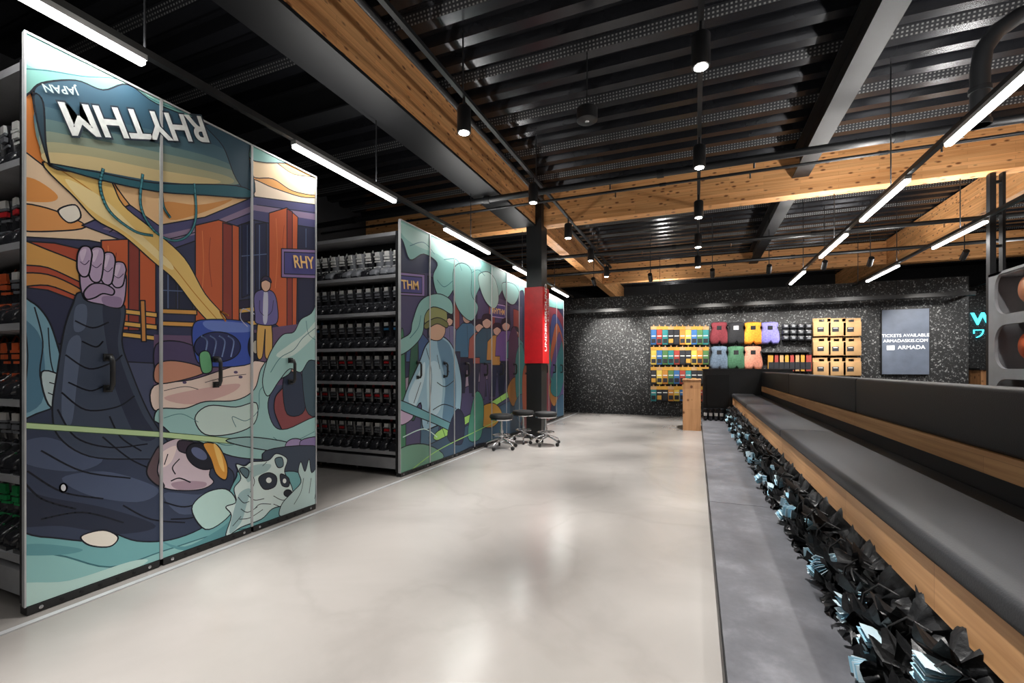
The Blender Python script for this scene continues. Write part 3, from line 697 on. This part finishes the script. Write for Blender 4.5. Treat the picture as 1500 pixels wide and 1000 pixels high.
b.box(XF+.03, 1.21, -1.2, 10.25, ZS-.10, ZS-.078, 'black'); b.box(1.06, 1.2, -1.2, 10.25, ZS-.066, ZS-.03, 'vinyld')
b.box(1.21, 1.24, -1.2, 10.25, .3, .75, 'black'); b.box(1.0, 1.03, -1.2, 10.25, 0, ZS-.1, 'black')
b.box(1.226, 1.75, -1.2, 10.25, .02, .82, 'black')
for y0, y1 in segs: b.box(XF+.03, 1.0, y1-.05, y1-.01, PT+.001, ZS-.1, 'black')
b.obj('bench_carcass', bench)
b = MB()
for y0, y1 in segs: b.rbox(1.205, 1.36, y0+.002, y1-.002, .827, 1.112, 'vinylb', .02, 3)
b.obj('back_cushion', bench)
b = MB(); b.box(1.36, 1.75, -1.2, 10.25, .82, 1.08, 'black'); b.obj('bench_back_box', bench)
b = MB(); b.box(.13, 1.75, 10.3, 11.0, 0, 1.15, 'black'); b.box(.11, 1.77, 10.28, 11.02, 1.15, 1.17, 'black')
b.box(.2, .62, 10.26, 10.28, .2, 1.05, 'steel')
b.obj('bench_end_cabinet')
b = MB(); b.box(-.24, .08, 9.3, 10.1, 0, .95, 'ply'); b.box(-.25, .085, 9.29, 10.11, .95, .97, 'ply'); b.obj('wood_side_counter')
b = MB()
for i in range(4):
    b.lathe([(.02, 0), (.045, .02), (.05, .12), (.03, .2), (.035, .24), (.0, .25)], 'boot', 12, T(.17+i*.1, 10.1, PT+.0))
    b.box(.14+i*.1, .20+i*.1, 10.04, 10.05, PT+.1, PT+.16, 'bootw')
b.obj('boot_fitting_bottles')

# boot bags below the bench: drawstring bags, gathered necks towards the aisle
b = MB()
def pouch(px, py, pz, length, rad, dirv, seed, n=40, rows=16):
    rnd = random.Random(seed)
    q = Vector(dirv).normalized().to_track_quat('Z', 'Y').to_matrix().to_4x4(); m = T(px, py, pz) @ q
    pl = rnd.choice((9, 10, 11, 12)); ph = rnd.uniform(0, 6)
    keys = [(0, .25), (.12, .72), (.3, 1.0), (.5, .98), (.66, .72), (.77, .33), (.81, .28), (.88, .48), (1.0, .80)]
    pt = [(0, .02), (.3, .05), (.5, .09), (.66, .16), (.8, .2), (.88, .26), (1, .34)]
    def lerp(tab, t):
        for (a, c), (d, e) in zip(tab[:-1], tab[1:]):
            if t <= d: return c+(e-c)*(t-a)/(d-a)
        return tab[-1][1]
    vs = []; fs = []
    for j in range(rows):
        t = j/(rows-1)
        for i in range(n):
            a = 2*pi*i/n
            ns = noise.noise(Vector((cos(a)*1.6, sin(a)*1.6, t*3+seed*1.37)))
            r = rad*lerp(keys, t)*(1+lerp(pt, t)*sin(pl*a+ph+ns*2.4)+.28*ns)
            z = t*length+(.02*sin(3*a+ph) if t > .85 else 0)
            p = m @ Vector((r*cos(a), r*sin(a), z+.03*ns))
            vs.append((min(p.x, .98), p.y, min(max(p.z, PT+.003), ZS-.105 if p.x > .66 else ZS-.16)))
    for j in range(rows-1):
        for i in range(n): fs.append((j*n+i, j*n+(i+1) % n, (j+1)*n+(i+1) % n, (j+1)*n+i))
    fs.append(tuple(range(n-1, -1, -1)))
    b.add(vs, fs, 'bag', True)
    return m
def sheaf(m, length, seed, s=1.0):
    """folded pale blue sheets poking out of the gathered neck"""
    rnd = random.Random(seed); n = 7; roll = rnd.uniform(0, pi)
    mm = m @ T(0, 0, length*.8) @ Matrix.Rotation(roll, 4, 'Z')
    for j in range(n):
        a = radians((j-(n-1)/2)*9+rnd.uniform(-2, 2)); l = s*rnd.uniform(.09, .115); w = s*.03
        vs = []
        for (t, ww) in ((0, .45), (.55, 1.0), (1, .95)):
            for sd in (-1, 1): vs.append((sin(a)*l*t, sd*w*ww, cos(a)*l*t))
        vs2 = [(q[0]+.0025*cos(a), q[1], q[2]-.0025*sin(a)) for q in vs]
        wv = [mm @ Vector(q) for q in vs+vs2]
        wv = [(q.x, q.y, max(q.z, PT+.004)) for q in wv]
        b.add(wv, [(0, 1, 3, 2), (2, 3, 5, 4), (6, 8, 9, 7), (8, 10, 11, 9), (4, 5, 11, 10), (0, 2, 8, 6), (2, 4, 10, 8), (1, 7, 9, 3), (3, 9, 11, 5)], 'tag' if j % 2 else 'tag2')
y = -.6; i = 0
while y < 10.0:
    rnd = random.Random(i*13+5)
    m = pouch(.84, y, .27, .27, .135, (-1, rnd.uniform(-.45, .2), rnd.uniform(-.35, .1)), i+1)
    if i % 3 != 1: sheaf(m, .27, i+5, 1.0)
    m = pouch(.86, y+.12, .40, .26, .12, (-1, rnd.uniform(-.4, .3), rnd.uniform(-.5, -.1)), i+70)
    if i % 2: sheaf(m, .26, i+90, .95)
    m = pouch(.74, y+.10, .20, .20, .09, (-1, rnd.uniform(-.7, .4), rnd.uniform(-.2, .15)), i+170)
    if i % 4 == 2: sheaf(m, .20, i+190, .9)
    b.tube([(.66, y, .40), (.61, y+.03, .42), (.58, y+.08, .36), (.575, y+.1, .28), (.60, y+.14, .22)], .004, 'bag', 5)
    y += .235; i += 1
b.obj('boot_bags', sharp=75)

# ---------------------------------------------------------------- stools
def stool(x, y):
    e = empty('rolling_stool', (x, y, 0)); b = MB()
    b.lathe([(.0, .44), (.15, .44), (.175, .455), (.178, .48), (.165, .505), (.12, .513), (.0, .515)], 'vinyld', 28)
    b.obj('seat', e); b = MB()
    b.lathe([(.16, .425), (.165, .44), (.0, .441)], 'chrome', 24); b.lathe([(.03, .12), (.03, .27), (.018, .27), (.018, .43)], 'chrome', 14)
    ph = random.uniform(0, 1)
    pts = [(.13*cos(t), .13*sin(t), .2) for t in [2*pi*i/24 for i in range(25)]]; b.tube(pts, .008, 'chrome', 6)
    for i in range(5):
        a = ph+2*pi*i/5; c, s = cos(a), sin(a)
        b.tube([(.02*c, .02*s, .15), (.12*c, .12*s, .12), (.22*c, .22*s, .085), (.23*c, .23*s, .06)], [.016, .014, .012, .01], 'chrome', 8)
        b.tube([(.02*c, .02*s, .2), (.13*c, .13*s, .2)], .006, 'chrome', 6)
        b.lathe([(.026, -.014), (.028, 0), (.026, .014)], 'black', 14, T(.235*c, .235*s, .0285) @ Matrix.Rotation(a+pi/2, 4, 'Z') @ Matrix.Rotation(pi/2, 4, 'Y'))
    b.obj('base', e)
stool(-2.68, 6.2); stool(-2.58, 6.85); stool(-2.17, 6.75)

# ---------------------------------------------------------------- display wall
WY = 11.9
b = MB(); xs = [-3.6, -2.35, -1.1, .15, 1.4, 2.65, 3.9, 5.07]
for x0, x1 in zip(xs[:-1], xs[1:]): b.box(x0+.006, x1-.006, WY, WY+.02, 0, 3.03, 'speck')
b.box(xs[0], xs[-1], WY+.02, WY+.14, 0, 3.02, 'black'); b.obj('wall_display')
b = MB(); b.box(5.3, 8.9, 13.0, 13.1, 0, 3.0, 'speck'); b.obj('wall_display_side')
b = MB(); b.box(-3.4, 5.0, 11.5, 11.56, 2.60, 2.68, 'black')
for x in range(-3, 6): b.box(x-.02, x+.02, 11.56, WY-.002, 2.62, 2.66, 'black')
b.obj('wall_lighting_rail')
PG = WY-.006

cols = ['#3668a0', '#b87e34', '#24262c', '#a03f36', '#4f7a48', '#ccb04e', '#24262c', '#2f8083']
for i, c in enumerate(cols): M['s%d' % i] = mat('sock_colour_%d' % i, c, .8, bump=(120, .4))
M['kraft'] = mat('kraft_card', '#bb9568', .8); M['cardy'] = mat('yellow_card', '#c29238', .7)
e = empty('sock_display', (0, 0, 0)); b = MB()
for r, (v0, v1) in enumerate(((476, 506), (506, 535), (535, 563), (563, 588))):
    for c in range(10):
        u = 958+c*8.4; x, z1 = on_y(u, v0, WY); _, z0 = on_y(u, v1, WY); k = 's%d' % ((c*3+r*5+c//2) % 8)
        b.rbox(x-.068, x+.068, WY-.12, WY-.06, z0+.015, z1-.11, k, .02, 2); b.box(x-.068, x+.068, WY-.125, WY-.055, z1-.12, z1-.04, 'cardy' if (c+r) % 3 else 'kraft')
        b.box(x-.05, x+.05, WY-.127, WY-.12, z0+.06, z0+.16, 's2' if k != 's2' else 'cardy'); b.box(x-.05, x+.05, WY-.127, WY-.12, z0+.22, z0+.24, 'bootw'); b.tube([(x, WY-.2, z1-.01), (x, PG, z1-.02)], .004, 'chrome', 6)
        b.box(x-.012, x+.012, WY-.1, WY-.095, z1-.05, z1, 'kraft')
b.obj('sock_packs', e)
gc = ['#7a2f38', '#1b1c20', '#e39a2c', '#8480cc', '#6a7c90', '#3f6a4f', '#d8917a', '#3c3f46']
for i, c in enumerate(gc): M['g%d' % i] = mat('mitten_colour_%d' % i, c, .85, bump=(50, .4), var=(30, .25))
b = MB()
def mitt(x, z1, w, h, k):
    pr = [(.24, .0), (.40, -.03), (.42, -.14), (.36, -.24), (.46, -.5), (.50, -.8), (.42, -.96), (.16, -1.0), (.03, -.88), (-.1, -.98), (-.38, -.97), (-.50, -.8), (-.46, -.5), (-.36, -.24), (-.42, -.14), (-.40, -.03), (-.24, 0)]
    n = len(pr); vs = []
    for dy, s in ((-.02, .86), (-.07, 1), (-.14, .95), (-.17, .78)):
        for px_, pz in pr: vs.append((x+px_*w*s, WY+dy, z1-h*.5+(pz+.5)*h*s))
    fs = [tuple(range(n)), tuple(3*n+i for i in range(n))]
    for j in range(3):
        for i in range(n): fs.append((j*n+i, j*n+(i+1) % n, (j+1)*n+(i+1) % n, (j+1)*n+i))
    b.add(vs, fs, k, True); b.tube([(x, WY-.24, z1+.01), (x, PG, z1)], .005, 'chrome', 6)
    b.box(x-w*.12, x+w*.12, WY-.178, WY-.17, z1-h*.35, z1-h*.18, 'bootw' if k in ('g1', 'g7') else 'g1')
for r, (v0, v1) in enumerate(((472, 505), (507, 542), (545, 578))):
    for c in range(4):
        u = 1053+c*24.5
        if (r == 2 and c > 2) or (r == 1 and c == 3): continue
        x, z1 = on_y(u, v0, WY); _, z0 = on_y(u, v1, WY)
        mitt(x, z1, .42, z1-z0, 'g%d' % ((c+r*4) % 8))
b.obj('mitten_display')
b = MB()
for c in range(4):
    x, z = on_y(1149+c*11, 474, WY)
    for r in range(3): b.rbox(x-.07, x+.07, WY-.2, WY-.03, z-.13-.13*r, z-.01-.13*r, 'boot', .03, 3); b.box(x-.03, x+.03, WY-.204, WY-.2, z-.09-.13*r, z-.05-.13*r, 'bootg')
b.obj('goggle_case_display')
b = MB(); x0, z = on_y(1122, 519, WY); x1, _ = on_y(1182, 519, WY)
b.box(x0-.08, x1+.04, WY-.28, PG, z+.03, z+.05, 'black')
for c in range(8):
    x = x0+.08+(x1-x0-.1)*c/7
    b.box(x-.065, x+.065, WY-.22, WY-.12, z-.38, z-.02, ('cardy', 's3', 'kraft')[c % 3]); b.box(x-.055, x+.055, WY-.224, WY-.22, z-.34, z-.18, 's2'); b.box(x-.02, x+.02, WY-.18, WY-.16, z-.02, z+.03, 'black')
b.obj('insole_pack_display')
b = MB()
for r, v0 in enumerate((467, 495, 524)):
    for c, u in enumerate((1201, 1222.5, 1244)):
        x, z1 = on_y(u, v0, WY); _, z0 = on_y(u, v0+26, WY); w = .165
        b.rbox(x-w, x+w, WY-.2, WY-.06, z0, z1-.08, 'kraft', .012, 2); b.box(x-w, x-.05, WY-.145, WY-.125, z1-.09, z1-.02, 'kraft'); b.box(x+.05, x+w, WY-.145, WY-.125, z1-.09, z1-.02, 'kraft'); b.box(x-w, x+w, WY-.145, WY-.125, z1-.025, z1, 'kraft')
        b.box(x-.09, x+.03, WY-.203, WY-.2, (z0+z1)/2-.1, (z0+z1)/2, 's2'); b.box(x-.07, x+.01, WY-.205, WY-.203, (z0+z1)/2-.03, (z0+z1)/2-.015, 'bootw'); b.tube([(x, WY-.16, z1-.03), (x, PG, z1-.03)], .005, 'chrome', 6)
b.obj('kraft_bag_display')
# screen
M['screen'] = mat('screen_slate', '#5b6474', .5, emit=.14); M['glowtxt'] = mat('lit_letters', '#ffffff', .4, emit=.8); M['cyan'] = mat('cyan_neon', '#48d8e8', .4, emit=2.2)
x0, z1 = on_y(1291, 453, WY-.06); x1, z0 = on_y(1362, 549, WY-.06)
_, z1b = on_y(1362, 451, WY-.06); z1 = (z1+z1b)/2
scr = empty('wall_screen', ((x0+x1)/2, WY-.03, (z0+z1)/2)); w = (x1-x0)/2; h = (z1-z0)/2
b = MB(); b.box(-w, w, -.03, .024, -h, h, 'black'); b.box(-w+.012, w-.012, -.034, -.03, -h+.012, h-.012, 'screen'); b.obj('panel', scr)
cx, cz = (x0+x1)/2, (z0+z1)/2
text('screen_line', 'TICKETS AVAILABLE', 'glowtxt', face_minus_y(cx, WY-.066, cz+.13), scr, .088)
text('screen_line', 'ARMADASKIS.COM', 'glowtxt', face_minus_y(cx, WY-.066, cz+.02), scr, .088)
text('screen_line', 'ARMADA', 'glowtxt', face_minus_y(cx+.1, WY-.066, cz-.12), scr, .11)
b = MB(); b.box(-.31, -.18, -.037, -.034, -.165, -.075, 'glowtxt'); b.obj('screen_logo', scr)
ns = empty('neon_sign', (6.8, 12.95, 2.2))
x, z = on_y(1423, 468, 12.97); text('neon_letters', 'WORKSHOP', 'cyan', face_minus_y(x, 12.97, z), ns, .36, .01, 'LEFT', .01)
x, z = on_y(1423, 486, 12.97); text('neon_letters', 'ワークショップ', 'cyan', face_minus_y(x, 12.97, z-.05), ns, .24, .01, 'LEFT')
b = MB(); b.box(5.3, 7.6, 12.0, 12.6, 0, 1.15, 'ply'); b.box(5.26, 7.64, 11.96, 12.64, 1.15, 1.19, 'black'); b.obj('workshop_counter')

# helmet rack on right
rk = empty('helmet_rack', (0, 0, 0)); b = MB()
x = 2.2; y0, y1 = 3.46, 4.88; z0, z1 = 0, 1.95
yc_ = [(y0+.10, y0+.66), (y0+.76, y1-.08)]
for a, c in ((y0, y0+.10), (y0+.66, y0+.76), (y1-.08, y1)): b.box(x, x+.02, a, c, z0, z1, 'rack')
for k in range(4):
    za = .27+k*.42
    for a, c in yc_:
        b.box(x, x+.02, a, c, za, za+.08, 'rack')
        rr = .13
        for (ya, sg) in ((a, 1), (c, -1)):
            for zz, sz in ((za+.08, 1), (za+.42, -1)):
                arc = [(ya, zz)]+[(ya+sg*(rr-rr*cos(t)), zz+sz*(rr-rr*sin(t))) for t in [pi/2*j/6 for j in range(7)]]
                b.prism([(p_[0], min(p_[1], z1)) for p_ in arc], 0, x, x+.02, 'rack')
        b.lathe([(.0, -.14), (.09, -.125), (.145, -.07), (.16, .0), (.15, .06), (0, .06)], ('boototr', 'peach', 'boototr', 'peach')[k], 28, T(x+.165, (a+c)/2, za+.25) @ Matrix.Rotation(pi/2, 4, 'Y'))
        b.box(x+.02, x+.45, a, c, za+.055, za+.078, 'rack')
b.box(x, x+.02, y0, y1, z1-.02, z1, 'rack'); b.box(x+.02, x+.5, y0, y1, z1-.03, z1, 'rack')
for yy in (y0, y1-.02): b.box(x+.02, x+.5, yy, yy+.02, 0, z1, 'rack')
b.box(x+.48, x+.5, y0, y1, 0, z1, 'rack')
b.obj('rack_body', rk)
b = MB(); xx, _ = on_y(1455, 300, 7.54)
b.box(xx-.05, xx+.01, 7.5, 7.58, 0, 3.62, 'steel'); b.box(xx+.07, xx+.1, 7.5, 7.58, 0, 3.62, 'steel')
for k in range(9): b.box(xx+.01, xx+.07, 7.52, 7.56, .3+k*.4, .33+k*.4, 'steel')
b.obj('steel_post')

# ---------------------------------------------------------------- lights and tracks
def area(name, parent, loc, sx, sy, w, col=(1, .975, .94), up=False):
    l = bpy.data.lights.new(name, 'AREA'); l.shape = 'RECTANGLE'; l.size = sx; l.size_y = sy; l.energy = w; l.color = col
    o = bpy.data.objects.new(name, l); S.collection.objects.link(o); o.parent = parent; o.location = loc
    if up: o.rotation_euler = (pi, 0, 0)
    return o
def track(x, z, y0, y1, bars, w=26, upw=14):
    e = empty('linear_light_track', (x, 0, z)); b = MB()
    b.box(-.022, .022, y0, y1, .03, .07, 'black')
    yy = y0+.4
    while yy < y1: b.tube([(0, yy, .07), (0, yy, RZ-z)], .006, 'black', 6); yy += 2.0
    b.obj('track_rail', e); b = MB()
    for a, c in bars:
        b.box(-.026, .026, a, c, 0, .03, 'frame'); b.rbox(-.024, .024, a+.004, c-.004, -.028, .002, 'led', .01, 2)
        area('led_bar', e, (0, (a+c)/2, -.034), .05, c-a, w)
        area('added_uplight', e, (0, (a+c)/2, .075), .04, c-a, upw, up=True)  # extra upward light, added to brighten the ceiling and beams
    b.obj('led_bars', e)
track(-2.88, 2.92, -2.8, 11.2, [(-1.9, -.6), (.35, 1.6), (2.62, 3.9), (4.9, 6.2), (7.2, 8.45), (9.45, 10.7)], 9, 9)  # first bar is behind the camera, unseen, added as fill light
track(1.79, 2.92, -2.8, 11.2, [(-1.6, -.3), (.9, 2.2), (3.2, 4.5), (5.2, 6.46), (7.04, 8.36), (9.5, 10.8)], 9, 24)  # here too the first bar is an added, unseen fill behind the camera
track(3.15, 2.92, -2.8, 12.6, [(1.5, 2.8), (4.4, 5.7), (7.03, 8.32), (9.53, 11.05)], 15, 20)
track(5.6, 2.92, 2, 13, [(6.2, 7.5), (8.6, 9.9), (10.8, 12.1)], 18, 18)
track(-.9, 3.0, 12.3, 17, [(12.6, 13.9), (14.8, 16.1)], 14, 20)
def spot_track(x, z, ys, y0, y1, w=900, bottom=3.3):
    e = empty('spotlight_track', (x, 0, z)); b = MB(); b.box(-.02, .02, y0, y1, 0, .035, 'black')
    yy = y0+.4
    while yy < y1: b.tube([(0, yy, .03), (0, yy, RZ-z)], .008, 'black', 6); yy += 2.0
    b.obj('track_rail', e)
    for y in ys:
        b = MB(); m = T(0, y, bottom-z)
        b.lathe([(.05, .0), (.06, .0), (.062, .01), (.062, .22), (.05, .235), (.0, .235)], 'black', 24, m); b.lathe([(.0, -.012), (.03, -.009), (.046, -.001)], 'lens', 20, m)
        b.tube([(0, y, bottom-z+.23), (0, y, 0)], .012, 'black', 8); b.obj('spotlight', e)
        l = bpy.data.lights.new('spot', 'SPOT'); l.energy = w; l.spot_size = radians(50); l.spot_blend = 1.0; l.shadow_soft_size = .045; l.color = (1, .97, .935)
        o = bpy.data.objects.new('spot', l); S.collection.objects.link(o); o.parent = e; o.location = (0, y, bottom-z-.03)
spot_track(-1.93, 3.62, (-.2, 1.7, 3.62, 5.49, 7.2, 8.9, 10.6), -2.8, 11.2, 820)
spot_track(.03, 3.62, (-.6, 1.6, 3.45, 5.18, 6.9, 8.6, 10.3), -2.8, 11.2, 680)
def wallspot(x, y, z, tx, ty, tz, w):
    e = empty('accent_spotlight', (x, y, z)); d = Vector((tx-x, ty-y, tz-z)); q = d.to_track_quat('-Z', 'Y').to_matrix().to_4x4()
    b = MB(); b.lathe([(.035, -.09), (.045, -.09), (.045, .09), (.0, .09)], 'black', 18, q); b.lathe([(0, -.098), (.034, -.092)], 'lens', 16, q); b.tube([(0, 0, .05), (0, 0, RZ-z)], .007, 'black', 6); b.obj('can', e)
    l = bpy.data.lights.new('spot', 'SPOT'); l.energy = w; l.spot_size = radians(50); l.spot_blend = .8; l.shadow_soft_size = .04; l.color = (1, .95, .88)
    o = bpy.data.objects.new('spot', l); S.collection.objects.link(o); o.parent = e; o.matrix_basis = q @ T(0, 0, -.11)
for x, w_ in ((-2.1, 480), (-.9, 300), (.3, 300), (1.3, 260), (2.2, 240), (2.9, 200), (4.2, 240)): wallspot(x, 10.0, 3.1, x+.1, WY, 1.75, w_)

# pipes, speaker, duct
def pipe(y, z, r, name='sprinkler_pipe'):
    b = MB(); b.tube([(RX0+.1, y, z), (RX1-.1, y, z)], r, 'black', 12)
    for k in range(6): b.lathe([(r*1.25, -.04), (r*1.25, .04)], 'steel', 12, T(-5+k*2.3, y, z) @ Matrix.Rotation(pi/2, 4, 'Y'))
    for x in (-1, .6, 2.4, 3.7):
        b.tube([(x, y, z-r), (x, y, z-r-.06)], .01, 'chrome', 6)
    b.obj(name)
pipe(5.74, 3.53, .042); pipe(6.15, 3.55, .018, 'conduit_pipe'); pipe(9.4, 3.55, .035); pipe(11.2, 3.55, .035)
b = MB(); b.tube([(-2.3, RY0+.1, 3.9), (-2.3, 7.35, 3.9)], .028, 'black', 10); b.tube([(-2.3, 7.7, 3.9), (-2.3, 13.1, 3.9)], .028, 'black', 10); b.obj('conduit_pipe')
r = ray(860, 178); d = 4.4; sp = empty('ceiling_speaker', (r[0]*d, r[1]*d, H+r[2]*d)); b = MB()
b.lathe([(0, 0), (.085, .0), (.1, .01), (.1, .12), (.085, .13), (0, .13)], 'black', 28); b.lathe([(.0, -.004), (.02, -.003), (.022, .0)], 'chrome', 12); b.tube([(0, 0, .12), (0, 0, RZ-sp.location.z)], .006, 'black', 6); b.obj('body', sp)
b = MB()
b.tube([(3.6, 5.0, 4.1), (2.6, 5.0, 4.1), (2.44, 5.0, 4.07), (2.3, 5.0, 3.98), (2.22, 5.0, 3.85), (2.2, 5.0, 3.7), (2.2, 5.0, 3.22)], .065, 'black', 16)
b.lathe([(.075, 0), (.075, .04)], 'steel', 18, T(2.2, 5.0, 3.5)); b.lathe([(.075, 0), (.075, .04)], 'steel', 18, T(2.2, 5.0, 3.22))
b.obj('ventilation_duct')

# ---------------------------------------------------------------- world, camera
w = bpy.data.worlds.new('World'); S.world = w; w.use_nodes = True
w.node_tree.nodes['Background'].inputs[0].default_value = (.05, .055, .06, 1)
cam = bpy.data.cameras.new('camera'); co = bpy.data.objects.new('camera', cam); S.collection.objects.link(co); S.camera = co
cam.sensor_width = 36; cam.lens = 36*F/1500; cam.shift_y = 38/1500; cam.clip_start = .05
co.location = (0, 0, H); co.rotation_euler = (pi/2, 0, YAW)
S.view_settings.view_transform = 'Standard'
S.view_settings.look = 'None'
S.view_settings.exposure = .2
